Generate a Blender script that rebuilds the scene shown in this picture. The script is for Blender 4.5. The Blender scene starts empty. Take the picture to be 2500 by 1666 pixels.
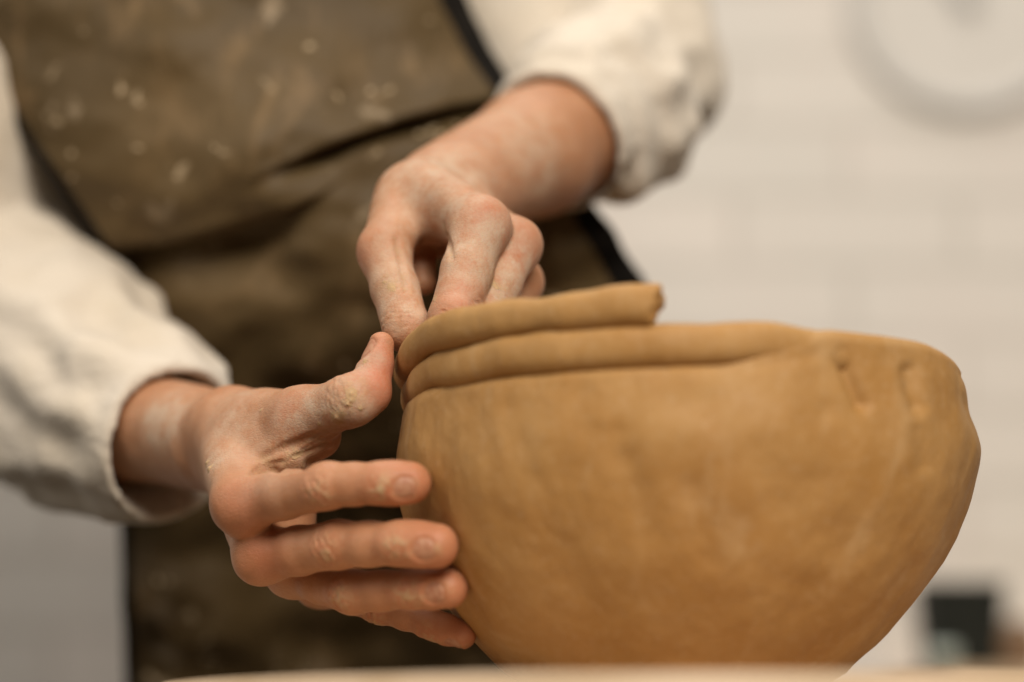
import bpy, math
import numpy as np
from mathutils import Vector

rng = np.random.default_rng(7)
sc = bpy.context.scene
col = sc.collection

# ------------------------------------------------------------------ camera
PITCH = math.radians(9.2)
CAMZ = -0.019
FPX = 5903.0                       # 85 mm lens on a 36 mm sensor, in photo pixels
cam_d = bpy.data.cameras.new('camera')
cam = bpy.data.objects.new('camera', cam_d)
col.objects.link(cam)
cam.location = (0, 0, CAMZ)
cam.rotation_euler = (math.pi / 2 + PITCH, 0, 0)
cam_d.lens = 85.0
cam_d.sensor_width = 36.0
cam_d.clip_start = 0.05
cam_d.clip_end = 50
cam_d.dof.use_dof = True
cam_d.dof.focus_distance = 0.896
cam_d.dof.aperture_fstop = 2.5
sc.camera = cam

# ------------------------------------------------------------------ light
world = bpy.data.worlds.new('World')
sc.world = world
world.use_nodes = True
bg = world.node_tree.nodes['Background']
bg.inputs['Color'].default_value = (1.0, 0.80, 0.60, 1)
bg.inputs['Strength'].default_value = 0.062

def area(name, loc, target, sx, sy, power, color):
    l = bpy.data.lights.new(name, 'AREA')
    l.shape = 'RECTANGLE'; l.size = sx; l.size_y = sy
    l.energy = power; l.color = color
    o = bpy.data.objects.new(name, l)
    col.objects.link(o)
    o.location = loc
    o.rotation_euler = (Vector(target) - Vector(loc)).to_track_quat('-Z', 'Y').to_euler()
    return o
area('window_light', (0.42, -0.72, 1.32), (0.05, 0.95, 0.1), 1.2, 1.0, 70, (1.0, 0.91, 0.80))
area('wall_fill_light', (-0.1, 1.35, 2.2), (-0.1, 1.58, 0), 1.4, 0.6, 24, (1.0, 0.96, 0.92))  # added overhead fill to brighten the wall, not a known ceiling lamp

area('left_fill_light', (-1.3, 0.55, 0.85), (-0.25, 1.75, -0.1), 1.0, 1.0, 9, (1.0, 0.93, 0.85))  # added soft fill from the left for the dim lower wall, no real window

sc.view_settings.view_transform = 'Standard'
sc.view_settings.look = 'None'
sc.view_settings.exposure = -0.25
sc.view_settings.gamma = 1.0
try:
    sc.view_settings.use_curve_mapping = False
except Exception:
    pass
sc.cycles.use_denoising = True

# ------------------------------------------------------------------ helpers
cP, sP = math.cos(PITCH), math.sin(PITCH)

def at(px, py, d):
    """photo pixel + distance along the lens axis (mm) -> point in the place, mm"""
    x = (px - 1250.0) / FPX * d
    v = (833.0 - py) / FPX * d
    return np.array([x, d * cP - v * sP, CAMZ * 1000 + d * sP + v * cP])

def pix(P):
    """point(s) in mm -> photo pixels and distance"""
    q = np.asarray(P, float) - np.array([0, 0, CAMZ * 1000])
    d = q[..., 1] * cP + q[..., 2] * sP
    v = -q[..., 1] * sP + q[..., 2] * cP
    return 1250 + q[..., 0] / d * FPX, 833 - v / d * FPX, d

_TAB = np.random.default_rng(11).random((64, 64, 64)).astype(np.float32) * 2 - 1

def noise(P, s, seed=0):
    """value noise, -1..1, feature size s"""
    Q = np.asarray(P, float) / s
    I = np.floor(Q); F = Q - I
    F = F * F * F * (F * (F * 6 - 15) + 10)
    I = I.astype(np.int32)
    o = (seed * 29 + 7, seed * 13 + 3, seed * 7 + 1)
    X = [(I[..., 0] + o[0] + e) & 63 for e in (0, 1)]
    Y = [(I[..., 1] + o[1] + e) & 63 for e in (0, 1)]
    Z = [(I[..., 2] + o[2] + e) & 63 for e in (0, 1)]
    fx, fy, fz = F[..., 0], F[..., 1], F[..., 2]
    r = []
    for a in (0, 1):
        q = []
        for b in (0, 1):
            u, w = _TAB[X[a], Y[b], Z[0]], _TAB[X[a], Y[b], Z[1]]
            q.append(u + (w - u) * fz)
        r.append(q[0] + (q[1] - q[0]) * fy)
    return r[0] + (r[1] - r[0]) * fx

def fbm(P, s, seed=0, octs=3):
    r, a = 0, 1.0
    for i in range(octs):
        r = r + a * noise(P, s / 2 ** i, seed + i * 17)
        a *= 0.5
    return r

def sstep(a, b, x):
    t = np.clip((x - a) / (b - a), 0, 1)
    return t * t * (3 - 2 * t)

def smin(a, b, k):
    if k <= 0:
        return np.minimum(a, b)
    h = np.clip(0.5 + 0.5 * (b - a) / k, 0, 1)
    return b + (a - b) * h - k * h * (1 - h)

def smax(a, b, k):
    return -smin(-a, -b, k)

def cap(P, a, b, r1, r2, n=None, squash=1.0):
    """tapered capsule; squash > 1 thins it along n"""
    a = np.asarray(a, P.dtype)
    ba = np.asarray(b, P.dtype) - a
    pa = P - a
    t = np.clip(pa @ (ba / (ba @ ba)), 0, 1)
    q = pa - t[:, None] * ba
    if n is not None:
        qn = q @ n
        q = q + n * (qn * (squash - 1))[:, None]
    return np.sqrt(np.einsum('ij,ij->i', q, q)) - (P.dtype.type(r1) + P.dtype.type(r2 - r1) * t)

def ell(P, c, ax, r):
    """ellipsoid, ax 3x3 rows = axes"""
    q = (P - c) @ ax.T / r
    k0 = np.sqrt((q * q).sum(1)) + 1e-9
    k1 = np.sqrt(((q / r) ** 2).sum(1)) + 1e-9
    return k0 * (k0 - 1) / k1

def unit(v):
    v = np.asarray(v, float)
    return v / np.linalg.norm(v)

def chain(P, pts, rad, k=2.5):
    f = None
    for i in range(len(pts) - 1):
        g = cap(P, pts[i], pts[i + 1], rad[i], rad[i + 1])
        f = g if f is None else smin(f, g, k)
    return f

def surface(F, lo, hi, h, slack=1.5):
    """surface nets over the zero set of F inside a box (mm)"""
    B = 8
    lo = np.asarray(lo, float); hi = np.asarray(hi, float)
    nb = np.ceil((hi - lo) / (h * B)).astype(int)
    N = nb * B + 1
    ci = np.stack(np.meshgrid(*[np.arange(n) for n in nb], indexing='ij'), -1).reshape(-1, 3)
    cc = lo + (ci + 0.5) * B * h
    fc = np.concatenate([F(cc[i:i + 60000].astype(np.float32)) for i in range(0, len(cc), 60000)])
    V = np.where(fc > 0, 1.0, -1.0).astype(np.float32).reshape(nb)
    V = np.repeat(np.repeat(np.repeat(V, B, 0), B, 1), B, 2)
    V = np.pad(V, ((0, 1),) * 3, mode='edge')
    keep = np.abs(fc) < h * B * 0.95 + slack
    act = ci[keep]
    key = act // 5
    act = act[np.lexsort((key[:, 2], key[:, 1], key[:, 0]))]
    off = np.stack(np.meshgrid(*[np.arange(B + 1)] * 3, indexing='ij'), -1).reshape(-1, 3)
    step = 120
    for i in range(0, len(act), step):
        idx = (act[i:i + step, None, :] * B + off[None]).reshape(-1, 3)
        V[idx[:, 0], idx[:, 1], idx[:, 2]] = F((lo + idx * h).astype(np.float32))
    S = V < 0
    C = [S[a:S.shape[0] - 1 + a, b:S.shape[1] - 1 + b, c:S.shape[2] - 1 + c]
         for a in (0, 1) for b in (0, 1) for c in (0, 1)]
    s = sum(c.astype(np.int8) for c in C)
    mixed = (s > 0) & (s < 8)
    cells = np.argwhere(mixed)
    cid = -np.ones(mixed.shape, np.int64)
    cid[mixed] = np.arange(len(cells))
    acc = np.zeros((len(cells), 3)); cnt = np.zeros(len(cells))
    corners = [(a, b, c) for a in (0, 1) for b in (0, 1) for c in (0, 1)]
    for a in corners:
        for k in range(3):
            if a[k] == 0:
                b = list(a); b[k] = 1
                va = V[cells[:, 0] + a[0], cells[:, 1] + a[1], cells[:, 2] + a[2]].astype(float)
                vb = V[cells[:, 0] + b[0], cells[:, 1] + b[1], cells[:, 2] + b[2]].astype(float)
                m = (va < 0) != (vb < 0)
                t = np.where(m, va / np.where(m, va - vb, 1), 0)
                p = np.tile(np.array(a, float), (len(cells), 1)); p[:, k] += t
                acc[m] += p[m]; cnt[m] += 1
    verts = lo + (cells + acc / cnt[:, None]) * h
    quads = []
    for k in range(3):
        sl0 = [slice(None)] * 3; sl1 = [slice(None)] * 3
        sl0[k] = slice(0, -1); sl1[k] = slice(1, None)
        A, Bv = S[tuple(sl0)], S[tuple(sl1)]
        e = np.argwhere(A != Bv)
        i, j = [(1, 2), (2, 0), (0, 1)][k]
        ok = (e[:, i] > 0) & (e[:, j] > 0) & (e[:, i] < N[i] - 1) & (e[:, j] < N[j] - 1)
        e = e[ok]
        def cell(di, dj):
            q = e.copy(); q[:, i] -= di; q[:, j] -= dj
            return cid[q[:, 0], q[:, 1], q[:, 2]]
        q = np.stack([cell(1, 1), cell(0, 1), cell(0, 0), cell(1, 0)], 1)
        flip = ~A[e[:, 0], e[:, 1], e[:, 2]]
        q[flip] = q[flip][:, ::-1]
        quads.append(q[(q >= 0).all(1)])
    return verts, np.concatenate(quads)

def mesh(name, verts, faces, mat, parent=None, attr=None, smooth=True):
    """verts in mm -> one linked mesh object, metres"""
    me = bpy.data.meshes.new(name)
    verts = np.asarray(verts, float) * 0.001
    faces = np.asarray(faces)
    n, m = len(verts), len(faces)
    w = faces.shape[1]
    me.vertices.add(n); me.vertices.foreach_set('co', verts.ravel())
    me.loops.add(m * w); me.loops.foreach_set('vertex_index', faces.ravel().astype(np.int32))
    me.polygons.add(m)
    me.polygons.foreach_set('loop_start', np.arange(0, m * w, w, dtype=np.int32))
    me.polygons.foreach_set('loop_total', np.full(m, w, np.int32))
    me.polygons.foreach_set('use_smooth', np.full(m, smooth))
    me.update(calc_edges=True); me.validate()
    if attr is not None:
        a = me.color_attributes.new('mask', 'FLOAT_COLOR', 'POINT')
        c = np.ones((n, 4)); c[:, :3] = attr
        a.data.foreach_set('color', c.ravel())
    me.materials.append(mat)
    o = bpy.data.objects.new(name, me)
    col.objects.link(o)
    if parent is not None:
        o.parent = parent
    return o

def grid_faces(nu, nv, closed_u=False):
    """quads of a grid indexed i*nv + j"""
    i = np.arange(nu if closed_u else nu - 1)
    j = np.arange(nv - 1)
    I, J = np.meshgrid(i, j, indexing='ij')
    I2 = (I + 1) % nu
    return np.stack([I * nv + J, I2 * nv + J, I2 * nv + J + 1, I * nv + J + 1], -1).reshape(-1, 4)

def tag(o, label=None, cat=None, kind=None, group=None):
    if label: o['label'] = label
    if cat: o['category'] = cat
    if kind: o['kind'] = kind
    if group: o['group'] = group
    return o

def empty(name, loc_mm):
    o = bpy.data.objects.new(name, None)
    o.empty_display_size = 0.05
    o.location = Vector(loc_mm) * 0.001
    col.objects.link(o)
    return o

def keep_parent(child, parent):
    child.parent = parent
    child.matrix_parent_inverse = parent.matrix_basis.inverted()

# ------------------------------------------------------------------ materials
class NT:
    def __init__(s, name):
        s.m = bpy.data.materials.new(name); s.m.use_nodes = True
        s.t = s.m.node_tree; s.n = s.t.nodes
        s.p = s.n['Principled BSDF']
        s.co = s.n.new('ShaderNodeTexCoord').outputs['Object']
    def link(s, a, b): s.t.links.new(a, b)
    def setp(s, k, v):
        if isinstance(v, bpy.types.NodeSocket): s.link(v, s.p.inputs[k])
        else: s.p.inputs[k].default_value = v
    def map(s, scale=(1, 1, 1), rot=(0, 0, 0)):
        m = s.n.new('ShaderNodeMapping'); s.link(s.co, m.inputs[0])
        m.inputs['Scale'].default_value = scale; m.inputs['Rotation'].default_value = rot
        return m.outputs[0]
    def noise(s, scale, detail=3, rough=0.55, vec=None, dist=0.0):
        t = s.n.new('ShaderNodeTexNoise'); s.link(vec or s.co, t.inputs['Vector'])
        t.inputs['Scale'].default_value = scale; t.inputs['Detail'].default_value = detail
        t.inputs['Roughness'].default_value = rough; t.inputs['Distortion'].default_value = dist
        return t.outputs['Fac']
    def voro(s, scale, vec=None, feature='F1', rand=1.0):
        t = s.n.new('ShaderNodeTexVoronoi'); t.feature = feature
        s.link(vec or s.co, t.inputs['Vector']); t.inputs['Scale'].default_value = scale
        t.inputs['Randomness'].default_value = rand
        return t.outputs['Distance']
    def rng(s, v, a, b, c=0.0, d=1.0):
        r = s.n.new('ShaderNodeMapRange'); r.interpolation_type = 'SMOOTHSTEP'
        s.link(v, r.inputs['Value'])
        for k, x in zip(('From Min', 'From Max', 'To Min', 'To Max'), (a, b, c, d)):
            r.inputs[k].default_value = x
        return r.outputs['Result']
    def math(s, op, a, b=0.0):
        m = s.n.new('ShaderNodeMath'); m.operation = op
        for i, x in enumerate((a, b)):
            if isinstance(x, bpy.types.NodeSocket): s.link(x, m.inputs[i])
            else: m.inputs[i].default_value = x
        return m.outputs[0]
    def mix(s, f, a, b, mode='MIX'):
        m = s.n.new('ShaderNodeMix'); m.data_type = 'RGBA'; m.blend_type = mode
        for i, x in ((0, f), (6, a), (7, b)):
            if isinstance(x, bpy.types.NodeSocket): s.link(x, m.inputs[i])
            elif i == 0: m.inputs[0].default_value = x
            else: m.inputs[i].default_value = (*x, 1)
        return m.outputs[2]
    def mask(s):
        a = s.n.new('ShaderNodeVertexColor'); a.layer_name = 'mask'
        sp = s.n.new('ShaderNodeSeparateColor'); s.link(a.outputs[0], sp.inputs[0])
        return sp.outputs
    def bump(s, hgt, strength, dist, prev=None):
        b = s.n.new('ShaderNodeBump'); s.link(hgt, b.inputs['Height'])
        b.inputs['Strength'].default_value = strength; b.inputs['Distance'].default_value = dist
        if prev is not None: s.link(prev, b.inputs['Normal'])
        return b.outputs[0]

def mat_skin():
    s = NT('skin')
    r, d, c = s.mask()[:3]
    base = s.mix(s.rng(s.noise(70, 5, 0.65), 0.3, 0.7), (0.395, 0.180, 0.086), (0.47, 0.236, 0.126))
    base = s.mix(s.math('MULTIPLY', s.math('MULTIPLY', r, 0.75), s.rng(s.noise(140, 3), 0.2, 0.6, 0.55, 1.0)), base, (0.49, 0.135, 0.068))
    fine = s.noise(900, 3, 0.6)
    dust = s.math('MULTIPLY', s.math('MULTIPLY', d, 0.9), s.rng(s.math('ADD', s.noise(110, 5, 0.7), s.math('MULTIPLY', fine, 0.28)), 0.38, 0.85))
    base = s.mix(dust, base, (0.53, 0.395, 0.285))
    clay = s.math('MULTIPLY', c, s.rng(s.noise(330, 4, 0.6), 0.42, 0.62))
    clay = s.math('MAXIMUM', clay, s.rng(c, 0.93, 1.0))
    base = s.mix(clay, base, (0.47, 0.31, 0.17))
    s.setp('Base Color', base)
    s.setp('Roughness', s.math('ADD', 0.47, s.math('MULTIPLY', s.math('ADD', dust, clay), 0.35)))
    s.setp('Specular IOR Level', 0.35)
    s.setp('Subsurface Weight', 0.22)
    s.setp('Subsurface Radius', (1.0, 0.36, 0.18))
    s.setp('Subsurface Scale', 0.0035)
    cells = s.voro(900, feature='DISTANCE_TO_EDGE')
    lines = s.voro(420, vec=s.map((1, 1.0, 2.2), (0.3, 0.5, 0.2)), feature='DISTANCE_TO_EDGE')
    b = s.bump(s.rng(cells, 0, 0.3), 0.13, 0.0003)
    b = s.bump(s.rng(lines, 0, 0.16), 0.2, 0.0004, b)
    b = s.bump(s.noise(500, 4, 0.6), 0.2, 0.0005, b)
    b = s.bump(clay, 0.5, 0.0006, b)
    s.setp('Normal', b)
    return s.m

def mat_nail():
    s = NT('nail')
    base = s.mix(s.rng(s.noise(500, 3), 0.35, 0.65), (0.37, 0.155, 0.085), (0.45, 0.235, 0.14))
    s.setp('Base Color', base); s.setp('Roughness', 0.55)
    s.setp('Subsurface Weight', 0.1); s.setp('Subsurface Radius', (1, .4, .2)); s.setp('Subsurface Scale', 0.002)
    return s.m

def mat_clay():
    s = NT('clay')
    base = s.mix(s.rng(s.noise(28, 5, 0.6), 0.3, 0.7), (0.365, 0.185, 0.052), (0.425, 0.238, 0.083))
    damp = s.rng(s.noise(16, 3, 0.5, vec=s.map((1, 1, 0.35))), 0.42, 0.66)
    base = s.mix(s.math('MULTIPLY', damp, 0.45), base, (0.34, 0.178, 0.05))
    base = s.mix(s.math('MULTIPLY', s.rng(s.noise(420, 4, 0.7), 0.5, 0.72), 0.25), base, (0.52, 0.37, 0.22))
    dry = s.rng(s.noise(34, 6, 0.7, vec=s.map((1.3, 1.3, 0.35), (0.0, 0.22, 0.0)), dist=0.6), 0.5, 0.72)
    base = s.mix(s.math('MULTIPLY', dry, 0.4), base, (0.53, 0.36, 0.19))
    s.setp('Base Color', base)
    s.setp('Roughness', s.rng(s.noise(40, 3), 0.3, 0.7, 0.55, 0.75))
    s.setp('Specular IOR Level', 0.32)
    b = s.bump(s.noise(60, 5, 0.6, vec=s.map((1, 1, 0.5), (0, 0.2, 0))), 0.45, 0.003)
    b = s.bump(s.noise(700, 4, 0.65), 0.3, 0.0005, b)
    s.setp('Normal', b)
    return s.m

def mat_shirt():
    s = NT('linen')
    base = s.mix(s.rng(s.noise(14, 4), 0.35, 0.7), (0.64, 0.575, 0.485), (0.58, 0.505, 0.40))
    s.setp('Base Color', base); s.setp('Roughness', 0.9); s.setp('Specular IOR Level', 0.15)
    s.setp('Sheen Weight', 0.15)
    b = s.bump(s.noise(60, 4, 0.6, vec=s.map((1, 1, 1.6), (0, 0.4, 0)), dist=1.2), 0.3, 0.005)
    b = s.bump(s.noise(1300, 2), 0.3, 0.0004, b)
    s.setp('Normal', b)
    return s.m

def mat_apron():
    s = NT('waxed_canvas')
    base = s.mix(s.rng(s.noise(8, 4, 0.55), 0.3, 0.72), (0.068, 0.043, 0.015), (0.108, 0.069, 0.027))
    smear = s.math('MULTIPLY', s.rng(s.noise(26, 6, 0.68, vec=s.map((1.4, 1, 0.7), (0, 0.5, 0)), dist=0.8), 0.5, 0.74), 0.62)
    base = s.mix(smear, base, (0.25, 0.16, 0.075))
    wn = s.n.new('ShaderNodeTexNoise'); s.link(s.co, wn.inputs['Vector']); wn.inputs['Scale'].default_value = 90
    wv = s.n.new('ShaderNodeVectorMath'); wv.operation = 'MULTIPLY_ADD'
    s.link(wn.outputs['Color'], wv.inputs[0]); wv.inputs[1].default_value = (0.028, 0.028, 0.028); s.link(s.co, wv.inputs[2])
    wp = wv.outputs[0]
    spots = s.math('MULTIPLY', s.rng(s.voro(58, vec=wp), 0.10, 0.2, 1, 0), s.rng(s.noise(13, 2), 0.40, 0.55))
    base = s.mix(s.math('MULTIPLY', spots, 0.85), base, (0.52, 0.40, 0.25))
    big = s.math('MULTIPLY', s.rng(s.voro(21, vec=wp), 0.08, 0.2, 1, 0), s.rng(s.noise(7, 2), 0.44, 0.55))
    base = s.mix(s.math('MULTIPLY', big, 0.6), base, (0.45, 0.35, 0.23))
    s.setp('Base Color', base)
    s.setp('Roughness', 0.62); s.setp('Specular IOR Level', 0.3)
    b = s.bump(s.noise(24, 4, 0.5), 0.25, 0.008)
    b = s.bump(s.noise(900, 2), 0.25, 0.0005, b)
    s.setp('Normal', b)
    return s.m

def mat_plain(name, c1, c2, scale, rough=0.6, bump=0.2, spec=0.4):
    s = NT(name)
    s.setp('Base Color', s.mix(s.rng(s.noise(scale, 4), 0.35, 0.68), c1, c2))
    s.setp('Roughness', rough); s.setp('Specular IOR Level', spec)
    s.setp('Normal', s.bump(s.noise(scale * 6, 3), bump, 0.001))
    return s.m

def mat_wood():
    s = NT('pale_wood')
    w = s.n.new('ShaderNodeTexWave'); s.link(s.map((1, 9, 30), (0, 0, 0.1)), w.inputs['Vector'])
    w.inputs['Scale'].default_value = 4; w.inputs['Distortion'].default_value = 5; w.inputs['Detail'].default_value = 3
    s.setp('Base Color', s.mix(w.outputs['Fac'], (0.50, 0.36, 0.22), (0.58, 0.43, 0.285)))
    s.setp('Roughness', 0.55)
    s.setp('Normal', s.bump(w.outputs['Fac'], 0.15, 0.0005))
    return s.m

def mat_wall():
    s = NT('painted_brick')
    mp = s.n.new('ShaderNodeMapping'); s.link(s.co, mp.inputs[0])
    mp.inputs['Rotation'].default_value = (math.pi / 2, 0, 0)
    bk = s.n.new('ShaderNodeTexBrick'); s.link(mp.outputs[0], bk.inputs['Vector'])
    bk.inputs['Scale'].default_value = 1.0
    bk.inputs['Brick Width'].default_value = 0.17; bk.inputs['Row Height'].default_value = 0.055
    bk.inputs['Mortar Size'].default_value = 0.006; bk.inputs['Mortar Smooth'].default_value = 0.6
    bk.inputs['Color1'].default_value = (0.735, 0.685, 0.625, 1); bk.inputs['Color2'].default_value = (0.665, 0.635, 0.58, 1)
    bk.inputs['Mortar'].default_value = (0.58, 0.545, 0.49, 1)
    base = s.mix(s.math('MULTIPLY', s.rng(s.noise(9, 4), 0.4, 0.7), 0.5), bk.outputs['Color'], (0.70, 0.64, 0.585))
    s.setp('Base Color', base); s.setp('Roughness', 0.7)
    b = s.bump(bk.outputs['Fac'], -0.5, 0.004)
    b = s.bump(s.noise(60, 4), 0.4, 0.003, b)
    s.setp('Normal', b)
    return s.m

M_SKIN, M_NAIL, M_CLAY, M_SHIRT, M_APRON = mat_skin(), mat_nail(), mat_clay(), mat_shirt(), mat_apron()
M_BIND = mat_plain('black_binding', (0.008, 0.007, 0.006), (0.014, 0.012, 0.01), 60, 0.95, 0.2, 0.05)
M_WOOD, M_WALL = mat_wood(), mat_wall()

# ------------------------------------------------------------------ wall behind, clock, things on the shelf
WALLY = 1800.0
def wall_box():
    x0, x1, z0, z1, t = -1500, 1500, -700, 1400, 100
    v = [(x, y, z) for x in (x0, x1) for y in (WALLY, WALLY + t) for z in (z0, z1)]
    f = [(0, 1, 5, 4), (2, 6, 7, 3), (0, 2, 3, 1), (4, 5, 7, 6), (1, 3, 7, 5), (0, 4, 6, 2)]
    return tag(mesh('wall', v, f, M_WALL, smooth=False), kind='structure', label='white painted brick wall behind the potter')
wall_box()

def lathe(profile, c, axis='z', n=64):
    """profile [(r, h)] turned round an axis through c (mm)"""
    pr = np.array(profile, float)
    th = np.linspace(0, 2 * np.pi, n, endpoint=False)
    R, T = np.meshgrid(pr[:, 0], th, indexing='xy')
    H = np.tile(pr[:, 1], (n, 1))
    a, b = R * np.cos(T), R * np.sin(T)
    if axis == 'z':
        v = np.stack([a, b, H], -1)
    else:                                   # axis towards -y (out of the wall)
        v = np.stack([a, -H, b], -1)
    return v.reshape(-1, 3) + np.asarray(c), grid_faces(n, len(pr), True)

def on_wall(px, py):
    d = 1800.0
    for _ in range(6):
        p = at(px, py, d); d += (WALLY - p[1]) / cP
    return at(px, py, d), d

cc, cdist = on_wall(2355, 5)
k = cdist / FPX
clock = empty('wall_clock', cc)
M_RIM = mat_plain('clock_rim', (0.53, 0.51, 0.475), (0.555, 0.535, 0.50), 20, 0.5)
M_FACE = mat_plain('clock_face', (0.63, 0.60, 0.55), (0.65, 0.62, 0.57), 10, 0.6, 0.02)
M_HAND = mat_plain('clock_hand', (0.36, 0.35, 0.33), (0.40, 0.39, 0.37), 30, 0.5)
ro, ri = 292 * k, 240 * k
v, f = lathe([(ro, 0), (ro, 5), (ro - 3, 8), (ri + 3, 8), (ri, 6), (ri, 3)], cc, 'y', 96)
keep_parent(mesh('rim', v, f, M_RIM), clock)
v, f = lathe([(0.01, 4), (ri * 0.5, 4), (ri + 1, 4)], cc, 'y', 96)
keep_parent(mesh('face', v, f, M_FACE), clock)
v, f = lathe([(0.01, 10), (7, 9.5), (8, 8), (8, 4)], cc, 'y', 40)
keep_parent(mesh('hub', v, f, M_HAND), clock)
def bar(c, ang, l0, l1, w0, w1, h0, h1):
    a = np.array([math.sin(ang), 0, math.cos(ang)]); b = np.array([math.cos(ang), 0, -math.sin(ang)])
    v = []
    for h in (h0, h1):
        for l, w in ((l0, w0), (l1, w1)):
            for s in (-1, 1):
                v.append(c + a * l + b * s * w / 2 + np.array([0, -h, 0]))
    f = [(0, 1, 3, 2), (4, 6, 7, 5), (0, 4, 5, 1), (2, 3, 7, 6), (0, 2, 6, 4), (1, 5, 7, 3)]
    return v, f
for ang, l, w in ((0.35, ri * 0.75, 5), (-0.9, ri * 0.5, 7)):
    v, f = bar(cc, ang, -14, l, w, w * 0.6, 5.5, 7)
    keep_parent(mesh('clock_hand', v, f, M_HAND, smooth=False), clock)
tag(clock, 'round pale grey wall clock hanging on the white wall', 'clock')

SD = 1620.0                                    # distance of the things on the ledge
sh_c = at(2480, 1640, SD)
def box_mesh(c, sx, sy, sz):
    v = [(c[0] + x * sx / 2, c[1] + y * sy / 2, c[2] + z * sz) for x in (-1, 1) for y in (-1, 1) for z in (-1, 0)]
    f = [(0, 1, 3, 2), (4, 6, 7, 5), (0, 4, 5, 1), (2, 3, 7, 6), (0, 2, 6, 4), (1, 5, 7, 3)]
    return v, f
v, f = box_mesh(sh_c + np.array([150, 40, 0]), 420, 260, 22)
tag(mesh('shelf', v, f, M_WOOD, smooth=False), 'narrow wooden shelf against the white wall at lower right', 'shelf')
def square_cup(c, wb, wt, h):
    pr = [(wb, 0), (wt, h), (wt - 4, h), (wb - 3, 4)]
    v, f = [], []
    for w, z in pr:
        for x, y in ((-1, -1), (1, -1), (1, 1), (-1, 1)):
            v.append((c[0] + x * w / 2, c[1] + y * w / 2, c[2] + z))
    for i in range(3):
        for j in range(4):
            f.append((i * 4 + j, i * 4 + (j + 1) % 4, i * 4 + 4 + (j + 1) % 4, i * 4 + 4 + j))
    f.append((3, 2, 1, 0)); f.append((12, 13, 14, 15))
    return v, f
kk = SD / FPX
p = at(2346, 1636, SD)
v, f = square_cup(np.array([p[0], p[1], sh_c[2] + 0.5]), 165 * kk, 195 * kk, 212 * kk)
M_DARK = mat_plain('dark_green_glaze', (0.004, 0.006, 0.003), (0.008, 0.009, 0.004), 20, 0.8)
tag(mesh('plant_pot', v, f, M_DARK, smooth=False), 'dark green square tapered pot on the shelf behind the bowl', 'pot')
p = at(2303, 1640, SD - 55)
v, f = lathe([(0.01, 0), (28 * kk, 0), (36 * kk, 34 * kk), (34 * kk, 54 * kk), (31 * kk, 54 * kk), (30 * kk, 10 * kk), (0.01, 8 * kk)],
             (p[0], p[1], sh_c[2] + 0.5), 'z', 40)
tag(mesh('cup', v, f, mat_plain('teal_glaze', (0.36, 0.42, 0.38), (0.42, 0.47, 0.42), 40, 0.3)),
    'small pale teal cup in front of the dark square pot', 'cup')
p = at(2492, 1640, SD - 20)
v, f = lathe([(0.01, 0), (40 * kk, 0), (52 * kk, 40 * kk), (50 * kk, 85 * kk), (30 * kk, 112 * kk), (30 * kk, 122 * kk), (26 * kk, 122 * kk), (26 * kk, 60 * kk)],
             (p[0], p[1], sh_c[2] + 0.5), 'z', 40)
tag(mesh('jar', v, f, mat_plain('brown_glaze', (0.16, 0.09, 0.045), (0.24, 0.15, 0.085), 30, 0.5)),
    'squat brown jar right of the dark square pot', 'jar')

# ------------------------------------------------------------------ round wooden board
BX, BY = 65.0, 905.0
v, f = lathe([(0.01, -20), (192, -20), (195, -18), (196, -2.5), (194.5, -0.6), (193, 0), (0.01, 0)], (BX, BY, -1.6), 'z', 160)
tag(mesh('wooden_board', v, f, M_WOOD), 'round pale wooden board under the clay bowl', 'board')

# ------------------------------------------------------------------ clay bowl
bowl = empty('clay_bowl', (BX, BY, 0))
tag(bowl, 'unfired brown clay bowl built up with coils, held by two hands', 'bowl')
PROF_Z = np.array([0, 2.5, 5.5, 17.5, 38.7, 61.4, 79, 95, 104, 118.0])
PROF_R = np.array([58, 62.5, 65.5, 79, 95, 105, 108.5, 107.2, 105.8, 103.0])

def prof(z):
    zz = np.linspace(0, 118, 400)
    rr = np.interp(zz, PROF_Z, PROF_R)
    ker = np.hanning(101); ker /= ker.sum()
    rs = np.convolve(np.pad(rr, 50, mode='reflect', reflect_type='odd'), ker, 'valid')
    w = sstep(3, 16, zz)
    return np.interp(z, zz, rr * (1 - w) + rs * w)

def bowl_cx(z):
    return BX - (79 - z) * 0.055

def ztop(phi):
    return 104.0 + 12.0 * sstep(math.radians(-4), math.radians(26), phi) * (1 - sstep(math.radians(150), math.radians(178), phi))

gouges = [((2064, 880), (2112, 985), 14, 3.6), ((2224, 912), (2240, 988), 18, 2.6), ((2240, 1055), (2256, 1135), 15, 0.9),
          ((2031, 998), (2033, 1006), 18, 0.5), ((1700, 900), (1990, 874), 14, 0.6), ((1530, 1150), (1580, 1300), 30, 1.1), ((1690, 1190), (1720, 1350), 30, 1.1),
          ((1150, 990), (1190, 1100), 26, 0.6), ((1240, 1010), (1330, 1270), 28, 0.6),
          ((1500, 1060), (1510, 1110), 28, 1.1), ((1380, 1350), (1470, 1520), 34, 1.1), ((1860, 1100), (1900, 1240), 34, 1.1),
          ((2010, 1180), (2040, 1330), 34, 1.1), ((1420, 960), (1440, 1040), 26, 0.5)]

def seg2(px, py, a, b):
    a = np.array(a, float); b = np.array(b, float); ba = b - a
    t = np.clip(((px - a[0]) * ba[0] + (py - a[1]) * ba[1]) / (ba @ ba), 0, 1)
    return np.hypot(px - a[0] - t * ba[0], py - a[1] - t * ba[1])

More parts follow.
